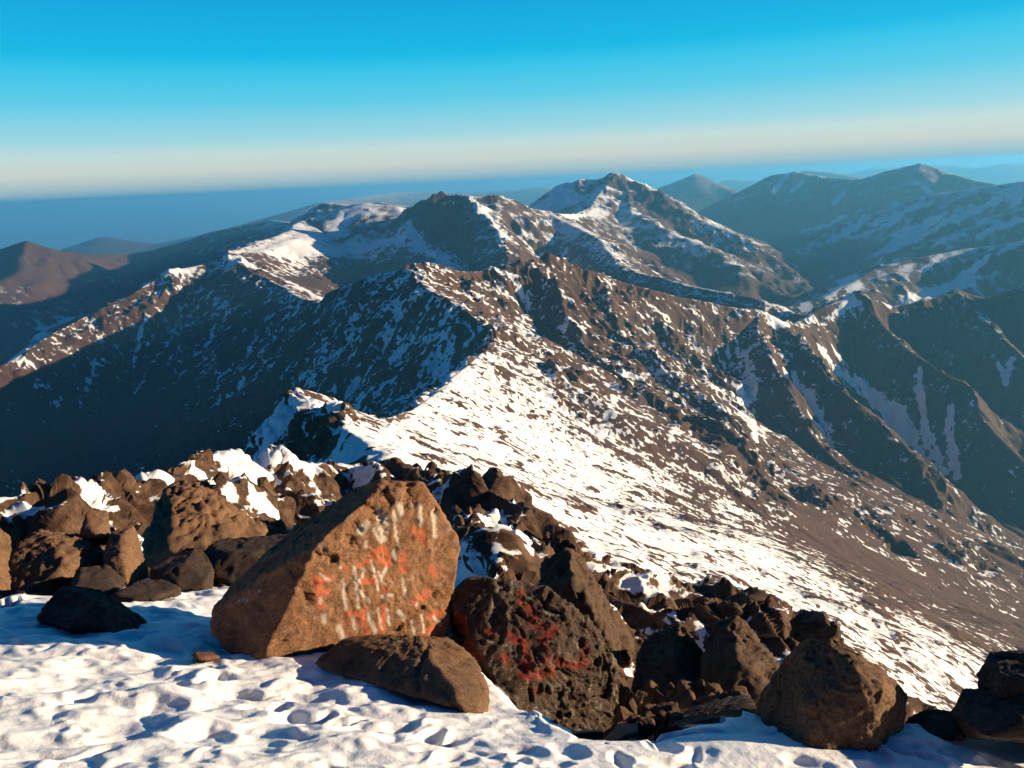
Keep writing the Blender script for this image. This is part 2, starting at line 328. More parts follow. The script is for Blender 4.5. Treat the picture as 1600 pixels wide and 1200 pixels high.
def make_terrain():
    q = QUALITY
    A0 = 40.0
    az = np.concatenate([np.linspace(-115, -A0, int(90 * q), endpoint=False), np.linspace(-A0, A0, int(1500 * q), endpoint=False), np.linspace(A0, 150, int(150 * q))])
    az = np.radians(az).astype(F32)
    R = int(1500 * q)
    rr = np.exp(np.concatenate([np.linspace(math.log(11), math.log(26), int(R * .05), endpoint=False), np.linspace(math.log(26), math.log(300), int(R * .6), endpoint=False), np.linspace(math.log(300), math.log(3600), int(R * .80), endpoint=False), np.linspace(math.log(3600), math.log(12000), int(R * .18), endpoint=False), np.linspace(math.log(12000), math.log(95000), int(R * .12))])).astype(F32)
    RR, AZ = np.meshgrid(rr, az, indexing='ij')
    X = RR * np.sin(AZ); Y = RR * np.cos(AZ)
    # large-scale warp so that crests and flanks wander
    wx = np.zeros_like(X); wy = np.zeros_like(X)
    for lam, amp in ((900, 60), (330, 26), (110, 9), (38, 4), (13, 1.6), (4.5, .6)):
        fade = np.clip(RR / (lam * 2.2), 0, 1) ** 1.5
        if lam < 100: fade = fade * (1 - (.6 if lam > 30 else .9) * sstep(250, 700, RR))
        wx += noise2(X / lam, Y / lam, 3) * amp * fade; wy += noise2(X / lam, Y / lam, 9) * amp * fade
    Hb, dc = base_height((X + wx), (Y + wy))
    cellr = np.gradient(rr).astype(F32)[:, None]; cella = np.gradient(az).astype(F32)[None, :] * RR
    def grad(h):
        hr = np.gradient(h, axis=0) / cellr; ha = np.gradient(h, axis=1) / cella
        s, c = np.sin(AZ), np.cos(AZ)
        return hr * s + ha * c, hr * c - ha * s
    spacing = np.maximum(cella, F32(0.6) * cellr)
    gx, gy = grad(Hb); slope = np.sqrt(gx * gx + gy * gy) + F32(1e-4)
    near = np.clip(RR / 700, 0.02, 1)
    # gullies following the fall line
    h = Hb.copy(); field0 = snow_field(X, Y, RR); lowf = .35 + .65 * sstep(-950, -500, Hb)
    dirx, diry = gy / slope, -gx / slope
    crest = sstep(0.05, 1, dc / (RR * 0.05 + 8))
    er = np.zeros_like(X); erf = np.zeros_like(X)
    for k, (lam, amp) in enumerate(((420, 44), (190, 24), (85, 12), (38, 3.6), (17, 1.0))):
        sp = np.clip(1.4 * slope, 0.15, 1.1) * crest
        vis = np.clip((lam / spacing - 2.5) / 3, 0, 1) * sstep(4, 9, RR / lam)
        v, dv = erosion(X / lam + k * 17, Y / lam + k * 31, dirx * sp, diry * sp)
        er += v * (amp / 46.0) ** .5 * vis * crest
        if k >= 2: erf += v * vis * crest * (.5, .6, .6)[k - 2]
        h = h + v * amp * vis * (1 if k < 2 else np.clip(.75 + 1.3 * noise2(X / (lam * 3), Y / (lam * 3), 50 + k), 0, 1.6) * lowf) * np.clip(slope * 1.3, 0, 1) * crest * (1 - .75 * field0)
        gx2, gy2 = grad(h); s2 = np.sqrt(gx2 * gx2 + gy2 * gy2) + F32(1e-4)
        dirx = blur(.65 * dirx + .35 * gy2 / s2, 7); diry = blur(.65 * diry - .35 * gx2 / s2, 7)
    col_at = Finder(rr, az, RR, h)
    field, bias = snow_regions(X, Y, h, RR, col_at, field0)
    cragn = paths(CRAGS, X, Y, h, RR, col_at) + slope + 0.45 * noise2(X / 260, Y / 260, 5) + 0.3 * noise2(X / 60, Y / 60, 6)
    nearrock = (1 - sstep(180, 320, RR)) * .5
    rocky = np.clip(sstep(0.45, 0.95, cragn + nearrock) * (1 - field * .97), 0, 1)
    # crags: ridged folds, then broken blocks pushed out along the surface normal
    cr = np.zeros_like(X); farf = sstep(300, 1000, RR)
    rocky = rocky * (.25 + .75 * sstep(-1100, -480, h + 200 * noise2(X / 400, Y / 400, 64)))
    for k, lam in enumerate((150, 62)):
        vis = np.clip((lam / spacing - 2.2) / 2.5, 0, 1) * sstep(2.0, 6.0, RR / lam)
        n = noise2(X / lam + k * 7, Y / lam + k * 3, 20 + k); cr += (.6 - 2 * np.abs(n)) * .5 * lam * (.19 + .10 * sstep(2500, 3500, RR)) * vis
    h = h + cr * (0.05 + 0.95 * rocky)
    gx3, gy3 = grad(blur(h, 2)); nn = np.sqrt(gx3 * gx3 + gy3 * gy3 + 1); nx, ny, nz = -gx3 / nn, -gy3 / nn, 1 / nn
    spc3 = np.maximum(cella, cellr) * np.sqrt(1 + blur(gx3 * gx3 + gy3 * gy3, 3))
    disp = np.zeros_like(X); blk_w = 1 - .7 * farf; amp3 = {27: .34, 12: .50, 5.2: .75, 2.3: .85, 1.0: .8, .45: .6}
    fine_cols = np.abs(AZ) < math.radians(43)
    for k, lam in enumerate((27, 12, 5.2, 2.3, 1.0, .45)):
        vis = np.clip((lam / spc3 - 2.4) / 2.6, 0, 1) * sstep(2.5, 7.0, RR / lam) * rocky
        m = (vis > .02) & fine_cols
        if not m.any(): continue
        q = np.stack([X[m], Y[m], h[m] * .7], 1) / lam + k * 5
        w = np.stack([noise3(q * .8, 60), noise3(q * .8, 61), noise3(q * .8, 62)], 1) * .35
        d = facet3(q * .75 + w, 30 + k, .20) * blk_w[m] * .50 + (.5 - 2 * np.abs(noise3(q + w, 20 + k))) * (.16 + .16 * farf[m])
        disp[m] += d * lam * (amp3[lam] + .35 * farf[m]) * vis[m]
    X0, Y0 = X, Y
    X = X + disp * nx; Y = Y + disp * ny; h = h + disp * nz
    # stones standing out of the snow slope
    st = np.zeros_like(X)
    for k, lam in enumerate((26, 11, 5.5, 2.8)):
        vis = np.clip((lam / spacing - 1.6) / 1.6, 0, 1) * sstep(8, 16, RR / lam)
        u = X * .97 - Y * .22; w = X * .22 + Y * .97
        patch = noise2(X / 120, Y / 70, 90) * .5 + noise2(X / 35, Y / 22, 91) * .3
        n = noise2(u / lam * .8 + 5 * k, w / lam, 80 + k) + patch * .6 + .06
        b = sstep(.25, .75, n) * vis
        h = h + b * lam * .10 * field; st = np.maximum(st, b * (.8, .85, .9, .8)[k])
    gx3, gy3 = grad(h); s3 = np.sqrt(gx3 * gx3 + gy3 * gy3)
    X, Y, XD, YD = X0, Y0, X, Y
    # snow cover
    rough = np.zeros_like(X)
    for k, (lam, a) in enumerate(((130, .14), (48, .20), (19, .32), (8, .40), (3.2, .32), (1.3, .2))):
        vis = np.clip((lam / spacing - 1.6) / 1.6, 0, 1) * sstep(3, 7, RR / lam)
        rough += a * noise2(X / lam, Y / lam, 40 + k) * vis
    strk = np.zeros_like(X)
    for k, (lam, a) in enumerate(((70, .5), (30, .55), (13, .45))):          # snow left in the runnels
        vis = np.clip((lam / spacing - 1.6) / 2, 0, 1) * sstep(3, 8, RR / lam)
        strk += a * vis * erosion((X + 3 * rough) / lam + 91 + k, Y / lam + 13 * k, dirx * 1.1, diry * 1.1)[0]
    alt = sstep(-900, -150, h + 160 * noise2(X / 500, Y / 500, 77))
    # streaks that run down the big snow slope
    u = (X * .97 - Y * .22) + 6 * noise2(X / 40, Y / 40, 95); w = X * .22 + Y * .97 + 5 * noise2(X / 50, Y / 50, 96)
    streak = noise2(u / 60, w / 7, 97) + .6 * noise2(u / 25, w / 3.2, 98)
    low = sstep(-300, -620, h)
    s = .10 + bias + 0.30 * alt - .08 * er - (0.16 * erf + 0.24 * strk * sstep(.25, .6, s3)) * (1 - field) - 0.26 * (np.minimum(s3, 1.8) - 0.75) * (1 - .5 * field) + rough * (1 - .35 * field)
    s = s - field * (st * .75 + low * .28 + streak * .38 * (.25 + low))
    s = s + .07 * sstep(2800, 3600, RR); s = np.where(RR > 7000, s - .12, s)
    V = np.stack([XD, YD, h], -1).reshape(-1, 3); FIND.append(Finder(rr, az, RR, h))
    scree = np.clip(1 - rocky * 1.2, 0, 1)
    o = mesh_from('terrain', V, grid_faces(*X.shape)[:, ::-1], terrain_material(), attrs={'snow': s.ravel(), 'scree': scree.ravel(), 'plain': (sstep(11000, 17000, RR) * (1 - sstep(-2150, -1700, h))).ravel()})
    flat = ((rocky > .4) & (RR < 420) & (s < .42))[:-1, :-1].ravel()         # broken rock keeps its edges
    o.data.polygons.foreach_set('use_smooth', ~flat); return o

class Finder:
    """where a sight line through the photograph first meets the ground"""
    def __init__(s, rr, az, RR, h):
        s.rr, s.az, s.t = rr, az, h / RR
    def __call__(s, px, py):
        d = ray(px, py); j = int(np.argmin(np.abs(s.az - math.atan2(d[0], d[1])))); tz = d[2] / math.hypot(d[0], d[1])
        i = int(np.argmax(s.t[:, j] >= tz)) if (s.t[:, j] >= tz).any() else len(s.rr) - 1
        return d * (s.rr[i] / math.hypot(d[0], d[1]))

# rock walls and broken crests
CRAGS = [([(870, 430), (930, 500), (1000, 590)], 60, .5), ([(990, 610), (1060, 655), (1140, 690), (1200, 780)], 28, .7), ([(1250, 770), (1330, 800), (1400, 850)], 20, .6), ([(640, 425), (720, 450), (780, 520)], 35, .5),
    ([(480, 610), (530, 660), (590, 720)], 14, .6), ([(690, 310), (700, 400), (780, 330)], 40, .5), ([(880, 290), (960, 290), (1040, 320)], 30, .5), ([(260, 450), (330, 440), (130, 520)], 25, .4), ([(1345, 465), (1420, 540)], 10, .3)]
# snow lying in known gullies and bowls: path in the photograph, half width in photo pixels, strength
SNOW = [
    ([(500, 640), (430, 665), (380, 700), (350, 725)], 26, .4), ([(460, 640), (420, 690)], 22, .3),
    ([(880, 292), (870, 315), (900, 312), (850, 322)], 12, .5), ([(880, 335), (940, 332)], 8, .5),
    ([(420, 395), (480, 380), (540, 340), (560, 330)], 14, .35), ([(450, 400), (540, 390), (620, 375)], 16, .28), ([(350, 405), (430, 432), (505, 470)], 7, .5),
    ([(260, 428), (300, 425)], 6, .5), ([(1200, 495), (1260, 478), (1330, 470)], 10, .5), ([(1215, 505), (1270, 500), (1320, 480)], 9, .4),
    ([(1285, 550), (1340, 600), (1390, 640), (1425, 680)], 9, .5), ([(1400, 655), (1440, 710), (1470, 735)], 6, .5),
    ([(1430, 580), (1440, 640), (1445, 690)], 4, .45), ([(1485, 640), (1480, 700), (1495, 745)], 4, .45),
    ([(1240, 580), (1270, 630), (1300, 690)], 9, .42), ([(1160, 560), (1170, 620), (1180, 680)], 16, .3), ([(1100, 560), (1150, 640)], 10, .3),
    ([(1420, 470), (1480, 455), (1515, 437)], 9, .5), ([(1340, 430), (1290, 465)], 6, .4), ([(1400, 390), (1440, 370)], 6, .3),
    ([(1320, 440), (1390, 395)], 6, .3), ([(1590, 300), (1540, 345)], 8, .3), ([(1450, 350), (1370, 400)], 5, .35), ([(1520, 330), (1400, 390)], 6, .3),
    ([(1250, 365), (1330, 340)], 4, .35), ([(1300, 375), (1350, 345), (1400, 320)], 5, .35),
    ([(620, 470), (622, 520), (620, 560)], 6, .35), ([(700, 540), (690, 570), (700, 600)], 20, .35), ([(610, 450), (640, 430)], 6, .35),
    ([(560, 585), (545, 610), (535, 640)], 5, .4), ([(470, 600), (500, 570)], 8, .3), ([(600, 600), (640, 570)], 5, .35),
    ([(30, 560), (70, 515), (110, 500)], 8, .45), ([(120, 640), (150, 560)], 3, .3), ([(205, 550), (230, 500)], 3, .35), ([(310, 630), (390, 550)], 5, .35),
    ([(690, 380), (700, 330)], 2.5, .4), ([(640, 350), (660, 390), (700, 405)], 9, .3), ([(740, 315), (790, 370)], 7, .25), ([(770, 425), (790, 430)], 10, .4),
    ([(820, 520), (830, 480), (800, 440)], 6, .25), ([(960, 640), (965, 610)], 8, .35), ([(1050, 690), (1060, 660)], 7, .3),
    ([(310, 720), (360, 760), (410, 800), (440, 830)], 12, .5), ([(400, 730), (470, 720), (540, 725)], 14, .3), ([(480, 740), (560, 735)], 10, .2),
    ([(200, 800), (220, 850)], 12, .45), ([(150, 780), (180, 800)], 10, .4), ([(60, 800), (40, 800)], 7, .4), ([(20, 800), (90, 812)], 6, .3),
    ([(720, 820), (730, 880), (760, 850)], 16, .4), ([(760, 800), (780, 860)], 10, .35), ([(700, 770), (720, 800)], 8, .4), ([(860, 900), (880, 960)], 6, .35),
    ([(985, 1040), (1000, 980)], 6, .35), ([(1035, 1060), (1060, 1000)], 5, .45), ([(1140, 1000), (1160, 1010)], 5, .3), ([(1205, 1020), (1215, 1040)], 6, .5), ([(580, 650), (620, 680), (600, 690)], 14, .4),
    # bare ground
    ([(985, 912), (1000, 925)], 16, -.6),
    ([(985, 615), (1060, 658), (1140, 695), (1230, 790), (1340, 860)], 26, -.22), ([(1280, 850), (1380, 910), (1480, 970)], 30, -.2),
    ([(-40, 440), (20, 420), (40, 395), (130, 405), (200, 415)], 45, -.55), ([(10, 570), (60, 540)], 10, -.2), ([(180, 480), (240, 450)], 8, -.2),
    ([(960, 282), (1010, 300), (1050, 335)], 13, -.25), ([(1000, 325), (1060, 360)], 14, -.2), ([(660, 330), (700, 370)], 30, -.2),
    ([(400, 425), (460, 440), (560, 430), (600, 420)], 16, -.35), ([(1250, 560), (1330, 640), (1390, 710)], 7, -.4), ([(1360, 480), (1450, 560), (1540, 650)], 8, -.3),
    ([(690, 350), (720, 380), (690, 330)], 22, -.3), ([(1200, 580), (1250, 680), (1300, 720)], 6, -.3), ([(60, 680), (200, 650), (300, 700)], 60, -.25), ([(480, 540), (420, 600)], 40, -.2),
    ([(1380, 900), (1450, 960), (1500, 1000)], 12, -.35), ([(1180, 460), (1050, 430)], 20, -.2), ([(640, 590), (600, 575)], 10, -.3),
]

def fan(tops, foot, w=2.6, k=.85):
    return [([t, ((t[0] * .45 + foot[0] * .55), (t[1] * .5 + foot[1] * .5)), foot], w, k) for t in tops]
SNOW += fan([(1108, 548), (1122, 542), (1138, 538), (1152, 545), (1166, 552), (1178, 590)], (1178, 688)) + fan([(1120, 600), (1112, 630)], (1155, 700), 2.2)
SNOW += fan([(1208, 560), (1225, 572), (1240, 585), (1258, 610)], (1296, 692), 3.0) + fan([(1262, 640), (1268, 660)], (1306, 706), 2.2)
SNOW += fan([(1280, 548), (1300, 545), (1322, 590)], (1425, 690), 4.5, .95) + fan([(1396, 632), (1412, 640)], (1422, 690), 4.0, .9) + fan([(1405, 670)], (1452, 728), 3, .9)
SNOW += fan([(1437, 570), (1432, 600)], (1446, 662), 3, .9) + fan([(1446, 668), (1450, 700)], (1478, 740), 3, .9) + fan([(1487, 640), (1480, 660)], (1496, 748), 3.2, .9)
SNOW += fan([(1560, 570), (1580, 560), (1592, 548)], (1572, 600), 2.5, .8)
SNOW += [([a, b], w, .8) for a, b, w in (((1596, 296), (1535, 345), 4), ((1560, 312), (1470, 352), 3), ((1500, 330), (1405, 372), 3), ((1450, 318), (1360, 352), 3), ((1455, 345), (1390, 385), 4), ((1400, 345), (1330, 372), 2.5),
    ((1345, 330), (1242, 368), 2.5), ((1300, 352), (1262, 366), 2), ((1420, 372), (1355, 405), 2.5), ((1590, 345), (1530, 372), 3), ((1350, 338), (1322, 362), 3), ((1230, 275), (1208, 300), 2.5), ((1255, 285), (1236, 300), 2), ((1320, 300), (1302, 320), 2), ((1430, 288), (1452, 300), 2.5),
    ((1400, 408), (1332, 455), 4), ((1345, 425), (1312, 440), 2.5), ((1300, 430), (1268, 455), 2.5), ((1545, 400), (1500, 440), 3), ((1590, 380), (1560, 400), 3), ((1470, 400), (1440, 425), 2))]

def snow_field(X, Y, RR):
    """the big snow slope that falls away to the right of the near ridge"""
    w = 18 * noise2(X / 60, Y / 60, 70)
    field = sstep(-250, -120, X + .30 * (Y - 500) + w) * (1 - sstep(1080, 1230, Y + w)) * (1 - sstep(560, 760, X + w))
    edge = np.array([P(*p)[:2] for p in RIDGES[3][0]])
    order = np.argsort(edge[:, 0]); ye = np.interp(X, edge[order, 0], edge[order, 1])
    field = field * (1 - sstep(-5, 25, Y - ye + w * .5)) * sstep(150, 260, RR + w)
    cl = np.array([P(*p)[:2] for p in RIDGES[2][0][:7]]); o = np.argsort(cl[:, 1]); xc = np.interp(Y, cl[o, 1], cl[o, 0])
    field = field * sstep(-6, 14, X - xc + .35 * w) * (1 - .8 * sstep(760, 1050, Y + 3 * w))
    return field

def snow_regions(X, Y, h, RR, find, field):
    """where the photograph shows the snow lying: plan-view regions in metres"""
    bias = field * (.56 - .33 * sstep(80, 340, X + .3 * (Y - 700)) - .34 * sstep(280, 560, X + .35 * (Y - 700)))
    return field, bias + paths(SNOW, X, Y, h, RR, find)

def paths(lst, X, Y, h, RR, find):
    out = np.zeros_like(X)
    jx, jy = noise2(X / 22, Y / 22, 71), noise2(X / 22, Y / 22, 72)
    for path, hw, k in lst:
        pts = [find(*p) for p in path]; best = None
        rm = float(np.median([math.hypot(p[0], p[1]) for p in pts])); rad = hw * rm / FPX
        lo = min(math.hypot(p[0], p[1]) for p in pts) - 6 * rad; hi = max(math.hypot(p[0], p[1]) for p in pts) + 6 * rad
        rs = RR[:, 0]; i0, i1 = np.searchsorted(rs, max(lo, rs[0])), np.searchsorted(rs, hi) + 1
        x, y, z = X[i0:i1], Y[i0:i1], h[i0:i1]
        x = x + jx[i0:i1] * rad * .6; y = y + jy[i0:i1] * rad * .6
        for a, b in zip(pts[:-1], pts[1:]):
            v = b - a; L2 = float(v @ v) + 1e-6
            t = np.clip(((x - a[0]) * v[0] + (y - a[1]) * v[1] + (z - a[2]) * v[2]) / L2, 0, 1)
            d2 = (x - a[0] - t * v[0]) ** 2 + (y - a[1] - t * v[1]) ** 2 + (z - a[2] - t * v[2]) ** 2
            best = d2 if best is None else np.minimum(best, d2)
        out[i0:i1] += 1.35 * k * np.exp(-best / (1.4 * rad * rad))
    return out


FIND = []
ter = make_terrain(); ter['kind'] = 'structure'

# ---------------------------------------------------------------- foreground snow
def gz(x, y):
    return -1.75 - 0.42 * (y - 1.6) - 0.10 * x
def on_plane(px, py):
    d = ray(px, py); d = d / d[1]                       # y = t
    t = (-1.75 + 0.42 * 1.6) / (d[2] + 0.42 + 0.10 * d[0]); return d * t
LIP = [(-120, 955), (0, 938), (120, 925), (230, 905), (330, 905), (420, 930), (560, 1000), (700, 1020), (740, 1037), (800, 1082), (860, 1130), (900, 1148), (930, 1150), (1000, 1152), (1100, 1150), (1160, 1135), (1200, 1140), (1300, 1140), (1400, 1140), (1480, 1120), (1600, 1105), (1720, 1090)]
BEYOND = [(-120, .62), (330, .62), (450, .9), (900, 1.0), (980, .80), (1180, .80), (1260, 1.2), (1720, 1.2)]
TRACK = [(300, 1040), (345, 1062), (385, 1082), (430, 1098), (480, 1110), (530, 1122), (585, 1132), (640, 1140), (700, 1146), (760, 1155)]

def snow_material():
    T = NT('trodden_snow'); p = T.pos()
    g = T.noise(p, 60, 5, .65); h = T.noise(p, 9, 4, .6); w = T.noise(p, 400, 2, .5)
    sn = T.attr('snow')
    rock = T.mix(T.range(T.noise(p, 5, 6, .7), .35, .65), C4(.030, .018, .013), C4(.085, .048, .032))
    c = T.mix(T.range(sn, .45, .55), rock, T.mix(T.range(h, .3, .7), C4(.80, .82, .85), C4(.88, .88, .89)))
    T.l.new(c, T.b.inputs['Base Color']); T.set(T.b, 'Roughness', .55); T.set(T.b, 'Specular IOR Level', .25)
    T.l.new(T.bump(w, .18, .004, T.bump(g, .35, .012)), T.b.inputs['Normal'])
    return T.m

def make_snow():
    R_, C_ = int(960 * QUALITY), int(1350 * QUALITY)
    az = np.radians(np.linspace(-78, 78, C_)).astype(F32); rr = np.exp(np.linspace(math.log(.5), math.log(15), R_)).astype(F32)
    RR, AZ = np.meshgrid(rr, az, indexing='ij'); X = RR * np.sin(AZ); Y = RR * np.cos(AZ)
    lp = np.array([on_plane(*p) for p in LIP]); la = np.arctan2(lp[:, 0], lp[:, 1]); lr = np.hypot(lp[:, 0], lp[:, 1])
    ba = np.array([math.atan2(ray(p, 1100)[0], ray(p, 1100)[1]) for p, _ in BEYOND]); bs = np.array([k for _, k in BEYOND])
    lip = np.interp(AZ, la, lr).astype(F32) + .05 * noise2(X * 3, Y * 3, 3); sl_ = np.interp(AZ, ba, bs).astype(F32)
    over = np.maximum(RR - lip, 0)
    ov = over * over / (over + .06)                                         # rolls over the lip
    z = gz(X, Y) - (sl_ - .42 * np.cos(AZ)) * ov * (.9)
    # rolling drifts, wind crust
    inn = 1 - sstep(-.2, .5, RR - lip)
    h = .045 * noise2(X / .9, Y / .7, 4) + .010 * noise2(X / .38, Y / .26, 5)
    left = sstep(.9, -.6, X + .25 * (Y - 2.2))
    wxx, wyy = X + .05 * noise2(X / .2, Y / .2, 8), Y + .05 * noise2(X / .2, Y / .2, 9)
    h += .010 * left * noise2(wxx / .085, wyy / .05, 19) + .026 * left * noise2(X / .46 + .4 * Y, Y / .24, 16) + .026 * left * noise2(wxx / .24 + .5 * Y, wyy / .15, 18)
    h += (.002 + .005 * left) * noise2(wxx / .17, wyy / .11, 6) + (.001 + .003 * left) * noise2(wxx / .075, wyy / .055, 7) + .0022 * noise2(X / .055 + Y * 3, Y / .035, 17) + .0012 * noise2(X / .03, Y / .02, 10)
    rs = np.random.RandomState(5); pits = []
    for _ in range(50):                                                    # old footprints
        u, v = rs.uniform(-40, 640), rs.uniform(1010, 1215)
        if u > 420 and rs.rand() < .6: continue
        if v < 1040 + .08 * u: continue
        p = on_plane(u, v); pits.append((p[0], p[1], rs.uniform(.05, .10), rs.uniform(.09, .16), rs.uniform(0, 3.1), rs.uniform(.008, .022)))
    for _ in range(46):
        p = on_plane(rs.uniform(640, 1600), rs.uniform(1160, 1215)); pits.append((p[0], p[1], rs.uniform(.03, .06), rs.uniform(.05, .10), rs.uniform(0, 3.1), rs.uniform(.008, .025)))
    tp = np.array([on_plane(*q)[:2] for q in TRACK]); L = np.r_[0, np.cumsum(np.hypot(*np.diff(tp, axis=0).T))]
    for k, q in enumerate(np.arange(0, L[-1], .095)):                       # the beaten track
        cx, cy = np.interp(q, L, tp[:, 0]), np.interp(q, L, tp[:, 1]); pits.append((cx + rs.normal(0, .02), cy + rs.normal(0, .02) + (.035 if k % 2 else -.035), .045, .075, rs.uniform(.2, 1.2), rs.uniform(.02, .035)))
    for cx, cy, a, b, th, dep in pits:
        rad = 2.2 * b; r_, az_ = math.hypot(cx, cy), math.atan2(cx, cy)
        i0, i1 = np.searchsorted(rr, [r_ - rad, r_ + rad]); j0, j1 = np.searchsorted(az, [az_ - rad / r_, az_ + rad / r_])
        if i1 <= i0 or j1 <= j0: continue
        dx, dy = wxx[i0:i1, j0:j1] - cx, wyy[i0:i1, j0:j1] - cy; c, s_ = math.cos(th), math.sin(th)
        q = ((dx * c + dy * s_) / b) ** 2 + ((-dx * s_ + dy * c) / a) ** 2
        h[i0:i1, j0:j1] += -dep * np.exp(-q * q * .8) + .16 * dep * np.exp(-(np.sqrt(q) - 1.35) ** 2 * 9)
    z = z - .03 + h * inn + (1 - inn) * (.10 * noise2(X / .6, Y / .6, 11) + .12 * facet(X / .45, Y / .45, 12) + .05 * facet(X / .18, Y / .18, 13))
    # drifts banked against the rocks
    for px, py, w_, hh in ((300, 985, .35, .10), (1150, 1165, .2, .04), (1440, 1165, .3, .04), (1290, 1182, .3, .05)):
        c = on_plane(px, py); z = z + hh * np.exp(-((X - c[0]) ** 2 + (Y - c[1]) ** 2) / w_ ** 2)
    snow = 1 - sstep(.12, .35, RR - lip + .12 * noise2(X / .3, Y / .3, 14)) * .95
    snow = np.maximum(snow, sstep(.15, .5, noise2(X / .7, Y / .7, 15)) * .7 * sstep(.5, 1, over))
    V = np.stack([X, Y, z], -1).reshape(-1, 3)
    return mesh_from('snow_ground', V, grid_faces(*X.shape)[:, ::-1], snow_material(), attrs={'snow': snow.ravel()})
sg = make_snow(); sg['kind'] = 'structure'

# ---------------------------------------------------------------- boulders
def rock_material(name, a, b, dark, paint=None, lichen=0.0, scale=1.0):
    T = NT(name); tcd = T.new('ShaderNodeTexCoord').outputs['Object']
    n1 = T.noise(tcd, 3.2 * scale, 8, .72, .4); n2 = T.noise(tcd, 18 * scale, 9, .78); n3 = T.noise(tcd, 75 * scale, 6, .8)
    c = T.mix(T.range(n1, .32, .68), a, b)
    c = T.mix(T.range(n2, .50, .74), c, dark)
    c = T.mix(T.range(n3, .50, .72, 0, .6), c, C4(*[min(1, v * 1.9) for v in b[:3]])); c = T.mix(T.range(n3, .50, .34, 0, .7), c, dark)
    if lichen > 0:
        c = T.mix(T.range(T.noise(tcd, 14 * scale, 8, .8), .54, .62, 0, lichen), c, C4(.30, .27, .23))
    if paint:
        breakup = T.range(T.noise(tcd, 34, 8, .8), .34, .56, .45, .86)
        for an, cc in paint:
            c = T.mix(T.math('MULTIPLY', T.attr(an), breakup), c, cc)
    T.l.new(c, T.b.inputs['Base Color']); T.set(T.b, 'Roughness', .88); T.set(T.b, 'Specular IOR Level', .2)
    hsum = T.math('ADD', T.math('MULTIPLY', n2, .6), T.math('MULTIPLY', n3, .25))
    T.l.new(T.bump(hsum, .7, .03 / scale), T.b.inputs['Normal'])
    return T.m

def hull_planes(pts):
    bm = bmesh.new()
    for p in pts: bm.verts.new(p)
    g = bmesh.ops.convex_hull(bm, input=bm.verts); bm.normal_update()
    c = np.mean([v.co[:] for v in bm.verts if v.link_faces], axis=0); pl = []
    for f in bm.faces:
        n = np.array(f.normal[:]); d = float(n @ (np.array(f.verts[0].co[:]) - c))
        if d < 0: n, d = -n, -d
        pl.append((n, d, f.calc_area()))
    bm.free(); pl.sort(key=lambda q: -q[2]); keep = []
    for q in pl:                                                       # few, broad facets
        if not any(np.dot(q[0], k[0]) > .965 for k in keep): keep.append(q)
    return c, keep

ICO = {}
def ico(k):
    if k not in ICO:
        bm = bmesh.new(); bmesh.ops.create_icosphere(bm, subdivisions=k, radius=1.0)
        ICO[k] = (np.array([v.co[:] for v in bm.verts]), np.array([[v.index for v in f.verts] for f in bm.faces])); bm.free()
    return ICO[k]

def vnormals(v, f):
    n = np.cross(v[f[:, 1]] - v[f[:, 0]], v[f[:, 2]] - v[f[:, 0]]); out = np.zeros_like(v)
    for k in range(3): np.add.at(out, f[:, k], n)
    return out / (np.linalg.norm(out, axis=1)[:, None] + 1e-9)

def strokes_mask(px, py, strokes, warp=3.0):
    jx = warp * noise2(px / 7, py / 7, 31); jy = warp * noise2(px / 7, py / 7, 32)
    x, y = px + jx, py + jy; m = np.zeros(len(px), F32)
    for pts, w in strokes:
        if len(pts) == 1: pts = pts * 2
        for a, b in zip(pts[:-1], pts[1:]):
            vx, vy = b[0] - a[0], b[1] - a[1]; t = np.clip(((x - a[0]) * vx + (y - a[1]) * vy) / (vx * vx + vy * vy + 1e-6), 0, 1)
            d = np.hypot(x - a[0] - t * vx, y - a[1] - t * vy); m = np.maximum(m, 1 - sstep(w * .45, w * 1.25, d))
    return m

def rock_mesh(pts, sub, rough, seed, sharp=160.0, blocky=1.0, fold=.5, chips=6):
    c, pl = hull_planes(pts); dirs, f = ico(sub)
    N = np.array([p[0] for p in pl]); D = np.array([p[1] for p in pl])
    cut = (.74, .92) if chips > 0 else (.88, .96); chips = abs(chips)
    if chips:                                                          # broken corners: planes that cut the hull a little
        r_ = np.random.RandomState(seed * 13 + 1); H = np.array(pts) - c; ex = []
        for _ in range(chips):
            n_ = r_.normal(size=3); n_ /= np.linalg.norm(n_); ex.append((n_, float((H @ n_).max()) * r_.uniform(*cut)))
        N = np.vstack([N, [e[0] for e in ex]]); D = np.r_[D, [e[1] for e in ex]]
    inv = np.maximum(dirs @ N.T, 0) / D[None, :]                       # 1/t to every plane
    k = sharp; t = 1.0 / (np.log(np.exp((inv / inv.max(1)[:, None] - 1) * k).sum(1)) / k * inv.max(1) + inv.max(1))
    v = dirs * t[:, None]; S = float(np.median(t))
    n = vnormals(v, f); q = (v / S).astype(F32)
    wq = q + .25 * np.stack([noise3(q * 2.1, seed + k) for k in (1, 2, 3)], 1)
    d = .06 * noise3(q * 1.3, seed) * fold + .05 * (0.5 - 2 * np.abs(noise3(q * 2.7, seed + 5))) * fold
    d = d + blocky * (.10 * facet3(wq * 1.7, seed) + .08 * facet3(wq * 3.9, seed + 1) + .055 * facet3(wq * 8, seed + 2) + .03 * facet3(wq * 17, seed + 3) + (.014 * facet3(wq * 34, seed + 4) if sub > 5 else 0))
    for k, (fr, a) in enumerate(((6, .014), (13, .010), (28, .007), (60, .004))):
        d = d + a * (.5 - 2 * np.abs(noise3(q * fr, seed + 9 + k)))
    v = v + n * (d * rough * S)[:, None]
    return c, v, f, S

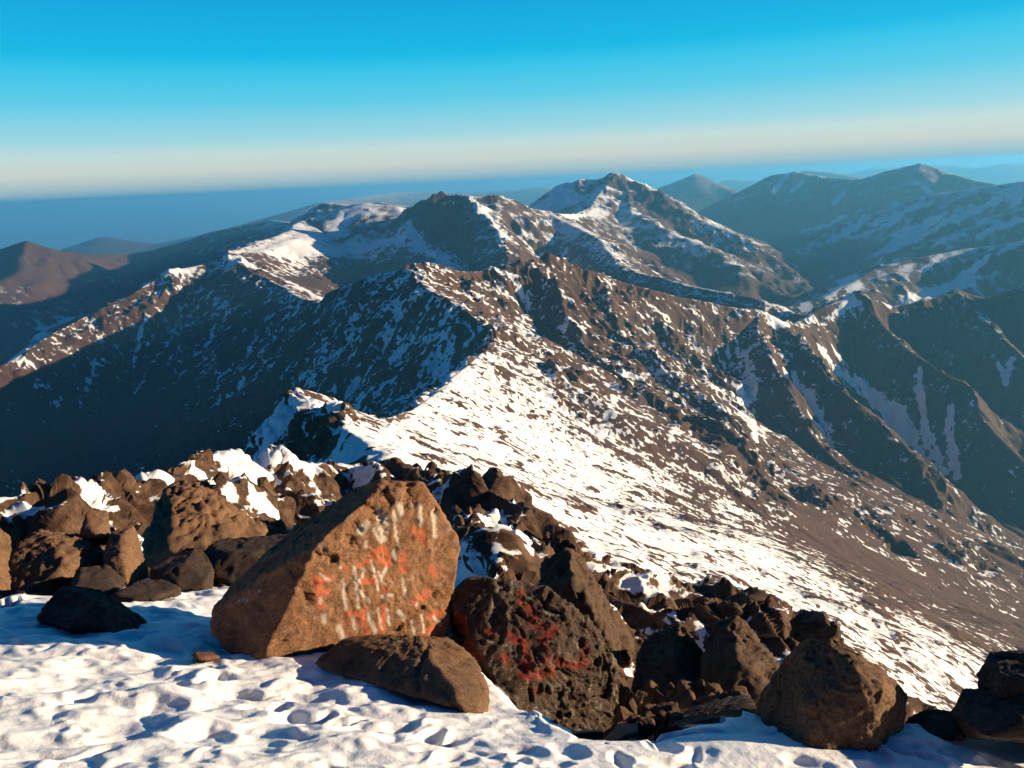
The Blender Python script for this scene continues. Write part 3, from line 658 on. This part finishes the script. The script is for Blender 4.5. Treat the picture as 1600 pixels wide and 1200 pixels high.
def project(v):
    z = v @ fwd; return 800 + FPX * (v @ right) / z, 600 - FPX * (v @ up) / z

ROCKS = []
def rock(name, label, cat, pts, mat, sub=6, rough=.5, seed=1, thick=.5, group=None, paint=None, carve=None, sharp=260.0, blocky=.9, fold=.35, chips=6, pwarp=3.0, notch=None):
    """pts: photo x, photo y, range; a back shell is added `thick` metres behind"""
    W = [P(*p) for p in pts]; cen = np.mean(W, axis=0); away = cen.copy(); away[2] = 0; away /= np.linalg.norm(away)
    sc_ = 1 + thick / float(np.linalg.norm(cen)); cb = cen * sc_; back = [cb + (w * sc_ - cb) * .82 + np.array([0, 0, -.12 * thick]) for w in W]
    low = [w + np.array([0, 0, -.20]) + away * .28 for w in W if w[2] < cen[2]]
    c, v, f, S = rock_mesh(W + back + low, sub, rough, seed, sharp, blocky, fold, chips)
    attrs = {}
    if carve or paint:
        n = vnormals(v, f); px, py = project(v + c); facing = sstep(.05, .25, -(n * ((v + c) / np.linalg.norm(v + c, axis=1)[:, None])).sum(1))
        if carve:
            v = v - n * (strokes_mask(px, py, carve, 4.0) * facing * .016)[:, None]
        if notch:
            v = v - n * (strokes_mask(px, py, notch, 8.0) * facing * .028)[:, None]
        for an, st in (paint or {}).items(): attrs[an] = strokes_mask(px, py, st, pwarp) * facing
    o = mesh_from(name, v, f, mat, attrs=attrs); o.location = c
    o['label'] = label; o['category'] = cat
    if group: o['group'] = group
    return o

def Z2(*pts): return [(320 + .3 * u, 700 + .3 * v) for u, v in pts]
def Z3(*pts): return [(660 + .3 * u, 820 + .3 * v) for u, v in pts]
def SW(Z, lst, k=1.0): return [(Z(*p), w * .3 * k) for p, w in lst]
WHITE = SW(Z2, [([(910, 330), (930, 480)], 20), ([(880, 430), (920, 490)], 14), ([(985, 330), (995, 450), (1015, 520)], 10), ([(1015, 300), (1025, 340)], 22), ([(845, 395), (815, 440)], 24),
    ([(1120, 310), (1125, 400)], 14), ([(1190, 330), (1200, 460)], 16), ([(945, 350), (955, 430)], 16), ([(838, 490), (838, 512)], 13), ([(983, 540), (986, 575)], 16), ([(705, 622)], 12), ([(825, 630)], 13),
    ([(600, 660), (650, 688)], 10), ([(603, 780), (600, 800)], 14), ([(720, 690), (735, 840)], 11), ([(778, 620), (800, 830)], 11), ([(830, 645), (793, 725)], 11), ([(797, 735), (860, 805)], 12),
    ([(868, 590), (905, 740)], 10), ([(945, 620), (918, 690)], 10), ([(900, 650), (940, 715)], 10), ([(925, 772), (975, 765)], 13), ([(1030, 680), (1045, 780)], 10), ([(1060, 688)], 8),
    ([(620, 875), (622, 900)], 20), ([(695, 930), (718, 985)], 20), ([(770, 880), (780, 940)], 14), ([(850, 870), (890, 960)], 14), ([(900, 840), (925, 950)], 8), ([(950, 840), (960, 920)], 11),
    ([(1010, 850), (1040, 890)], 15), ([(1105, 815)], 11), ([(1130, 870), (1140, 960)], 8), ([(1190, 880), (1230, 920)], 10), ([(1203, 815)], 11), ([(1075, 900), (1090, 970)], 9)], .82)
SCRIBBLE = SW(Z2, [([(170, 810), (172, 790), (184, 793), (174, 800)], 3), ([(206, 790), (196, 795), (206, 803), (197, 808)], 3), ([(215, 808), (222, 792), (230, 808)], 3), ([(212, 745), (225, 752)], 3), ([(230, 740), (250, 742)], 3), ([(275, 738), (283, 748), (292, 740)], 3)])
RED = SW(Z2, [([(570, 690), (640, 680)], 24), ([(595, 700), (602, 820)], 24), ([(580, 745), (630, 745)], 20), ([(720, 630), (745, 640)], 16), ([(800, 610), (870, 590)], 16), ([(880, 560), (925, 520), (960, 600)], 22),
    ([(820, 700), (880, 690)], 22), ([(885, 570), (950, 610)], 18), ([(940, 720), (950, 750)], 18), ([(1030, 560), (1030, 640)], 22), ([(1090, 430), (1130, 440), (1120, 480)], 20), ([(1100, 800), (1170, 750)], 24),
    ([(750, 860), (840, 880)], 16), ([(820, 850), (840, 960)], 22), ([(920, 960), (930, 830)], 20), ([(1170, 880), (1235, 850)], 22), ([(1160, 960), (1200, 930)], 24), ([(1140, 420), (1145, 510)], 9), ([(740, 860), (745, 910)], 14), ([(1185, 620), (1195, 660)], 20)])
REDB = SW(Z3, [([(460, 580), (530, 620), (540, 740), (520, 790)], 26), ([(420, 690), (440, 720)], 24), ([(520, 790), (670, 770)], 22), ([(540, 420), (590, 480)], 24), ([(560, 520), (640, 530), (700, 540)], 17), ([(620, 600), (690, 560)], 20),
    ([(690, 710), (840, 740)], 22), ([(850, 640), (840, 740)], 17), ([(210, 480), (230, 550)], 24), ([(240, 620), (290, 690)], 26), ([(330, 550), (370, 560)], 20), ([(590, 850), (600, 880)], 15), ([(640, 590), (650, 720)], 12), ([(505, 350), (520, 420)], 15), ([(160, 490), (190, 470)], 18)])

tan = rock_material('tan_painted_rock', C4(.135, .060, .027), C4(.270, .140, .072), C4(.060, .032, .020), [('red_paint', C4(.44, .115, .052)), ('white_paint', C4(.52, .47, .40)), ('scribble', C4(.6, .58, .55))], .35)
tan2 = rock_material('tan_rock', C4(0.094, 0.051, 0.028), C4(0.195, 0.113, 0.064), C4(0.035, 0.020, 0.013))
darkm = rock_material('dark_red_painted_rock', C4(0.039, 0.023, 0.016), C4(0.086, 0.058, 0.041), C4(0.017, 0.011, 0.009), [('red_paint', C4(.20, .022, .010))], .55)
brown = rock_material('brown_rock', C4(0.047, 0.027, 0.016), C4(0.105, 0.062, 0.037), C4(0.023, 0.014, 0.009), None, .15)
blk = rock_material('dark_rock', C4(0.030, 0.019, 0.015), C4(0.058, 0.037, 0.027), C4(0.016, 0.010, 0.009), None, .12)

# face of the painted boulder: one inclined plane
def face_points(outline, anchor, n):
    n = np.array(n) / np.linalg.norm(n); A = P(*anchor); out = []
    for px, py in outline:
        d = ray(px, py); q = d * ((A @ n) / (d @ n)); out.append((px, py, math.hypot(q[0], q[1])))
    return out
FACE = face_points([(425, 1030), (446, 985), (472, 930), (474, 900), (488, 868), (530, 840), (545, 805), (580, 775), (610, 757), (642, 738), (668, 747), (692, 768), (707, 790), (711, 868), (711, 912), (704, 960), (694, 1000), (660, 1050), (520, 1060)], (425, 1030, 4.07), (.60, -.74, .26))
rock('painted_boulder', 'large tan boulder with red and white painted lettering on its sunlit face', 'boulder',
     FACE + [(336, 950, 4.67), (333, 985, 4.44), (350, 1012, 4.3), (380, 1032, 4.17), (366, 908, 4.85), (404, 877, 4.98), (455, 829, 5.1), (497, 805, 5.15), (536, 787, 5.2), (605, 752, 5.25)], tan, 7, .42, 11, .5,
     paint={'white_paint': WHITE, 'red_paint': RED, 'scribble': SCRIBBLE},
     carve=SW(Z2, [([(985, 955), (1080, 880), (1180, 780), (1290, 660)], 5), ([(1235, 640), (1280, 700)], 5), ([(1190, 500), (1290, 565)], 3), ([(690, 540), (680, 590)], 5), ([(780, 470), (800, 520)], 6), ([(610, 610), (630, 650)], 4), ([(1090, 290), (1075, 220)], 8), ([(1070, 460), (1085, 490)], 5)]), sharp=300, blocky=.5, fold=.3, chips=-6, pwarp=1.8,
     notch=[([(545, 842), (560, 822)], 10), ([(572, 792), (592, 800), (600, 826)], 9), ([(642, 745), (634, 792)], 7), ([(500, 866), (520, 874)], 8), ([(690, 772), (682, 800)], 5), ([(472, 915), (484, 940)], 7), ([(600, 765), (610, 785)], 7), ([(430, 1010), (446, 1000)], 5)])
rock('red_painted_rock', 'dark rough rock splashed with red paint, right of the lettered boulder', 'boulder',
     [(690, 950, 4.60), (700, 1000, 4.37), (732, 900, 4.76), (800, 914, 4.68), (850, 915, 4.68), (905, 957, 4.60), (948, 1003, 4.56), (965, 1055, 4.49), (955, 1150, 4.29), (960, 1200, 4.29), (880, 1180, 4.02), (800, 1100, 4.02), (740, 1050, 4.13), (860, 1060, 4.13), (900, 1040, 4.29)], darkm, 7, .45, 21, .7,
     paint={'red_paint': REDB}, sharp=160, blocky=1.1, pwarp=9.0)
rock('front_boulder', 'low split brown boulder half sunk in snow, before the lettered face', 'boulder',
     [(488, 1037, 3.87), (532, 1001, 4.0), (562, 991, 4.05), (640, 999, 4.0), (722, 1001, 4.05), (747, 1035, 3.8), (785, 1116, 3.0), (800, 1134, 2.85), (650, 1062, 3.33), (655, 1092, 3.18), (710, 1106, 3.03), (560, 1060, 3.55), (668, 1018, 3.6)], tan2, 6, .40, 31, .35,
     carve=[([(740, 1025), (700, 1045), (665, 1058)], 3.0), ([(668, 1005), (655, 1045), (652, 1085)], 3.0), ([(700, 1105), (745, 1102), (770, 1110)], 2.5)])
rock('weathered_boulder', 'rounded brown boulder on the snow, shaded front and sunlit right flank', 'boulder',
     [(1172, 1162, 3.16), (1168, 1130, 3.26), (1205, 1070, 3.31), (1256, 1004, 3.41), (1292, 996, 3.41), (1348, 999, 3.46), (1372, 1022, 3.46), (1402, 1062, 3.46), (1416, 1106, 3.41), (1406, 1150, 3.31), (1340, 1048, 3.16), (1384, 1082, 3.14), (1362, 1120, 3.01), (1345, 1162, 2.94), (1250, 1120, 2.99), (1240, 1162, 2.91)], tan2, 7, .42, 41, .45)
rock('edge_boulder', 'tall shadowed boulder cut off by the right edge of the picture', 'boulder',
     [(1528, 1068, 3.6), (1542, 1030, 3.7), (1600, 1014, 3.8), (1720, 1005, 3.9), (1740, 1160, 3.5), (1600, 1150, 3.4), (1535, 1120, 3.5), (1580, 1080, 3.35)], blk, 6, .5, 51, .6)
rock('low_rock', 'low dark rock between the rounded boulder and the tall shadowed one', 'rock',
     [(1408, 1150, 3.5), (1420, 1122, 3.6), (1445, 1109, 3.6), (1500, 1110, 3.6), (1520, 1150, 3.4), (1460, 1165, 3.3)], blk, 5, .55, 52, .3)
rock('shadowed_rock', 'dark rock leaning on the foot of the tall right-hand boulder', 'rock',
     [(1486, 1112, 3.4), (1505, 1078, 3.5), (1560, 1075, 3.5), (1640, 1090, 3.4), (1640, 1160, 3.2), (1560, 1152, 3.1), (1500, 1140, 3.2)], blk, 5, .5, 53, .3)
# left-hand group
G = 'rocks along the left edge of the snow'
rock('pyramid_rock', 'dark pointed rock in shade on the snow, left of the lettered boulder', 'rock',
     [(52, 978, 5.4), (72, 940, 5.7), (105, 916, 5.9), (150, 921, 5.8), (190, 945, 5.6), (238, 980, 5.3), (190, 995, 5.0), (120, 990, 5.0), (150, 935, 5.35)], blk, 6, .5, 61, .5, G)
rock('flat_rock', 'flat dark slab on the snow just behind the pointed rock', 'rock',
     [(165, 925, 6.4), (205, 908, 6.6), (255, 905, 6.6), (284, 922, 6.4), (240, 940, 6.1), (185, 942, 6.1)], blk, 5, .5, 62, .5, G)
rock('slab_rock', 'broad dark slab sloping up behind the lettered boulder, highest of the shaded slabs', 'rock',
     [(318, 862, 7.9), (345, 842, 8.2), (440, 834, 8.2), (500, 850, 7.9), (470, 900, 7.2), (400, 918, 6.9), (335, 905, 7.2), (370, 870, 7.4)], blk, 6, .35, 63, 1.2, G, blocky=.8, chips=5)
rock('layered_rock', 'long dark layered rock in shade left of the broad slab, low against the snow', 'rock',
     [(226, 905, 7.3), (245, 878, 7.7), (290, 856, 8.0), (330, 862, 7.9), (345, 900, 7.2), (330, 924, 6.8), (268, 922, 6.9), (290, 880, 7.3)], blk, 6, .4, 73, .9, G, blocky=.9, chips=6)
rock('block_rock', 'big brown block at the left snow edge, dark hollow in its face', 'rock',
     [(8, 935, 7.6), (22, 860, 8.2), (62, 826, 8.5), (118, 838, 8.5), (166, 846, 8.3), (160, 885, 7.9), (105, 925, 7.4), (60, 940, 7.3), (100, 870, 7.7)], tan2, 6, .6, 64, 1.2, G)
rock('upright_rock', 'upright rock with a bright right-hand edge, beside the big brown block', 'rock',
     [(160, 875, 7.7), (172, 832, 8.0), (206, 821, 8.1), (216, 850, 8.1), (226, 903, 7.9), (200, 912, 7.3), (172, 900, 7.3), (200, 845, 7.7)], tan2, 6, .5, 65, .7, G)
rock('perched_rock', 'pale sunlit tan rock perched on top of the big brown block', 'rock',
     [(124, 838, 8.3), (134, 801, 8.6), (150, 797, 8.7), (168, 798, 8.7), (171, 836, 8.3), (148, 842, 8.1)], tan2, 5, .4, 66, .5, G)
rock('corner_rock', 'brown rock cut off by the left edge of the picture', 'rock',
     [(-60, 940, 7.8), (-60, 820, 8.4), (-10, 812, 8.6), (18, 845, 8.4), (16, 905, 7.8), (0, 940, 7.4)], tan2, 5, .6, 67, .8, G)
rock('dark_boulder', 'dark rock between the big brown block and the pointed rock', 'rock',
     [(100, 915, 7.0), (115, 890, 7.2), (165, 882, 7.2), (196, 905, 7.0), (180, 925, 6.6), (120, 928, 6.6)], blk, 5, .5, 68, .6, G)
rock('stone', 'small flat reddish stone lying alone on the sunlit snow', 'stone',
     [(295, 1024, 4.15), (306, 1018, 4.2), (330, 1019, 4.2), (347, 1027, 4.1), (325, 1031, 4.05), (303, 1030, 4.05)], rock_material('reddish_stone', C4(.10, .045, .03), C4(.18, .09, .06), C4(.05, .03, .02)), 4, .6, 71, .05)
CR = 'crags right of the red-painted rock'
rock('rock_crag', 'steep jagged dark crag behind the red-painted rock, nearest to it', 'crag',
     [(838, 985, 25), (846, 905, 26), (858, 866, 26.5), (882, 856, 26.5), (905, 872, 26.5), (930, 915, 26), (962, 962, 25.5), (990, 1000, 25), (975, 1060, 23), (900, 1040, 23), (890, 900, 24.5), (930, 980, 23.5)], brown, 6, .6, 91, 3, CR, blocky=1.3, chips=5)
rock('rock_crag', 'broad brown crag with a blunt top above the rubble, between the two taller crags', 'crag',
     [(985, 1070, 21), (1000, 1010, 22), (1030, 985, 22.5), (1062, 976, 22.5), (1088, 1000, 22), (1104, 1050, 21), (1100, 1110, 19), (1020, 1110, 19), (1050, 1040, 20)], brown, 6, .6, 92, 3, CR, blocky=1.3, chips=5)
rock('rock_crag', 'tall brown crag rising just left of the rounded boulder', 'crag',
     [(1092, 1070, 20), (1104, 1000, 21), (1122, 968, 21.3), (1148, 962, 21.3), (1172, 985, 21), (1200, 1020, 20.5), (1220, 1050, 20), (1215, 1110, 18), (1110, 1110, 18), (1150, 1030, 19)], brown, 6, .6, 93, 3, CR, blocky=1.3, chips=5)
rock('rock_crag', 'large sunlit brown crag above the broad slabs, left of the lettered boulder', 'crag',
     [(226, 870, 24), (240, 800, 26), (262, 762, 27), (300, 748, 27.5), (330, 758, 27.5), (368, 790, 27), (412, 826, 26), (400, 880, 23), (300, 880, 22), (300, 800, 24.5), (350, 830, 24)], tan2, 6, .6, 94, 4, G, blocky=1.3, chips=5)
# rubble right of the red-painted rock
rock('rock_ledge', 'dark sloping slab above the blue shaded snow, between rubble and rounded boulder', 'rock',
     [(1035, 1148, 3.1), (1062, 1122, 3.5), (1120, 1105, 3.8), (1175, 1092, 3.9), (1190, 1125, 3.4), (1150, 1150, 3.0), (1090, 1150, 2.95)], blk, 6, .5, 72, .4)
rs = np.random.RandomState(3)
protos = []
for k in range(5):
    pts = rs.normal(size=(11, 3)); pts = pts / np.linalg.norm(pts, axis=1)[:, None] * rs.uniform(.7, 1, (11, 1)) * np.array([1, .8, .65])
    c, v, f, S = rock_mesh(list(pts), 4, .6, 80 + k); protos.append((v, f))
pm = [mesh_from('rubble_stone', v, f, (brown, tan2)[k % 2]) for k, (v, f) in enumerate(protos)]
RUB = []
for row, (y, n, d, s_) in enumerate(((1082, 7, 5.0, .14), (1098, 9, 4.7, .13), (1114, 10, 4.2, .11), (1128, 10, 3.8, .10), (1140, 9, 3.45, .08))):
    for i in range(n):
        RUB.append((965 + (i + rs.uniform(.1, .9)) * 200 / n * (.75 if row > 2 else 1), y + rs.uniform(-5, 5), d, s_ * rs.uniform(.6, 1.3)))
for i, (px, py, d, s_) in enumerate(RUB):
    if i < 5: o = pm[i]
    else: o = pm[i % 5].copy(); col.objects.link(o)
    o.location = P(px, py, d); o.scale = (s_,) * 3; o.rotation_euler = tuple(rs.uniform(0, 6.28, 3))
    o['label'] = 'small broken stone in the rubble right of the red-painted rock'; o['category'] = 'stone'; o['group'] = 'rubble stones below the red-painted rock'

# blocks standing on the rocky rim
bp = []
for k in range(6):
    pts = rs.normal(size=(9, 3)); pts = pts / np.linalg.norm(pts, axis=1)[:, None] * rs.uniform(.75, 1, (9, 1)) * np.array([1, .75, (.8, 1.2)[k % 2]])
    c, v, f, S = rock_mesh(list(pts), 5, .35, 120 + k, 260, 1.0, .4, 4)
    bp.append(mesh_from('rim_block', v, f, (brown, tan2, brown)[k % 3]))
RIM = [(20, 800, 200, 850, 7), (215, 765, 320, 850, 9), (330, 735, 420, 830, 4), (690, 770, 830, 890, 9), (850, 870, 960, 980, 9), (960, 980, 1110, 1070, 9), (1100, 975, 1200, 1080, 7)]
n_ = 0
for x0, y0, x1, y1, num in RIM:
    for _ in range(num):
        p = FIND[0](rs.uniform(x0, x1), rs.uniform(y0, y1)); D = math.hypot(p[0], p[1])
        if D > 190: continue
        size = rs.uniform(8, 24) * D / FPX * (1.5 if rs.rand() < .2 else 1)
        o = bp[n_] if n_ < 6 else bp[n_ % 6].copy()
        if n_ >= 6: col.objects.link(o)
        o.location = p + np.array([0, 0, size * .15]); o.scale = (size,) * 3; o.rotation_euler = tuple(rs.uniform(0, 6.28, 3))
        o['label'] = ('tan ' if n_ % 3 == 1 else 'dark brown ') + ('broken block on the snowy rocky rim left of the lettered boulder' if x0 < 500 else 'broken block on the rocky rim right of the lettered boulder'); o['category'] = 'rock'; o['group'] = 'blocks on the rocky rim'
        n_ += 1

# ---------------------------------------------------------------- haze
def make_haze():
    bm = bmesh.new(); bmesh.ops.create_cube(bm, size=1.0)
    me = bpy.data.meshes.new('haze'); bm.to_mesh(me); bm.free()
    o = bpy.data.objects.new('haze', me); col.objects.link(o); o['kind'] = 'stuff'
    zt, zb = 60.0, -3300.0
    o.scale = (240000, 240000, zt - zb); o.location = (0, 0, (zt + zb) / 2)
    m = bpy.data.materials.new('air'); m.use_nodes = True; n = m.node_tree.nodes
    for x in list(n):
        if x.type == 'BSDF_PRINCIPLED': n.remove(x)
    v = n.new('ShaderNodeVolumePrincipled'); out = [x for x in n if x.type == 'OUTPUT_MATERIAL'][0]
    v.inputs['Color'].default_value = (0.16, 0.59, 1.0, 1); v.inputs['Density'].default_value = 5.2e-5; v.inputs['Anisotropy'].default_value = 0.3
    m.node_tree.links.new(v.outputs[0], out.inputs['Volume']); me.materials.append(m)
make_haze()
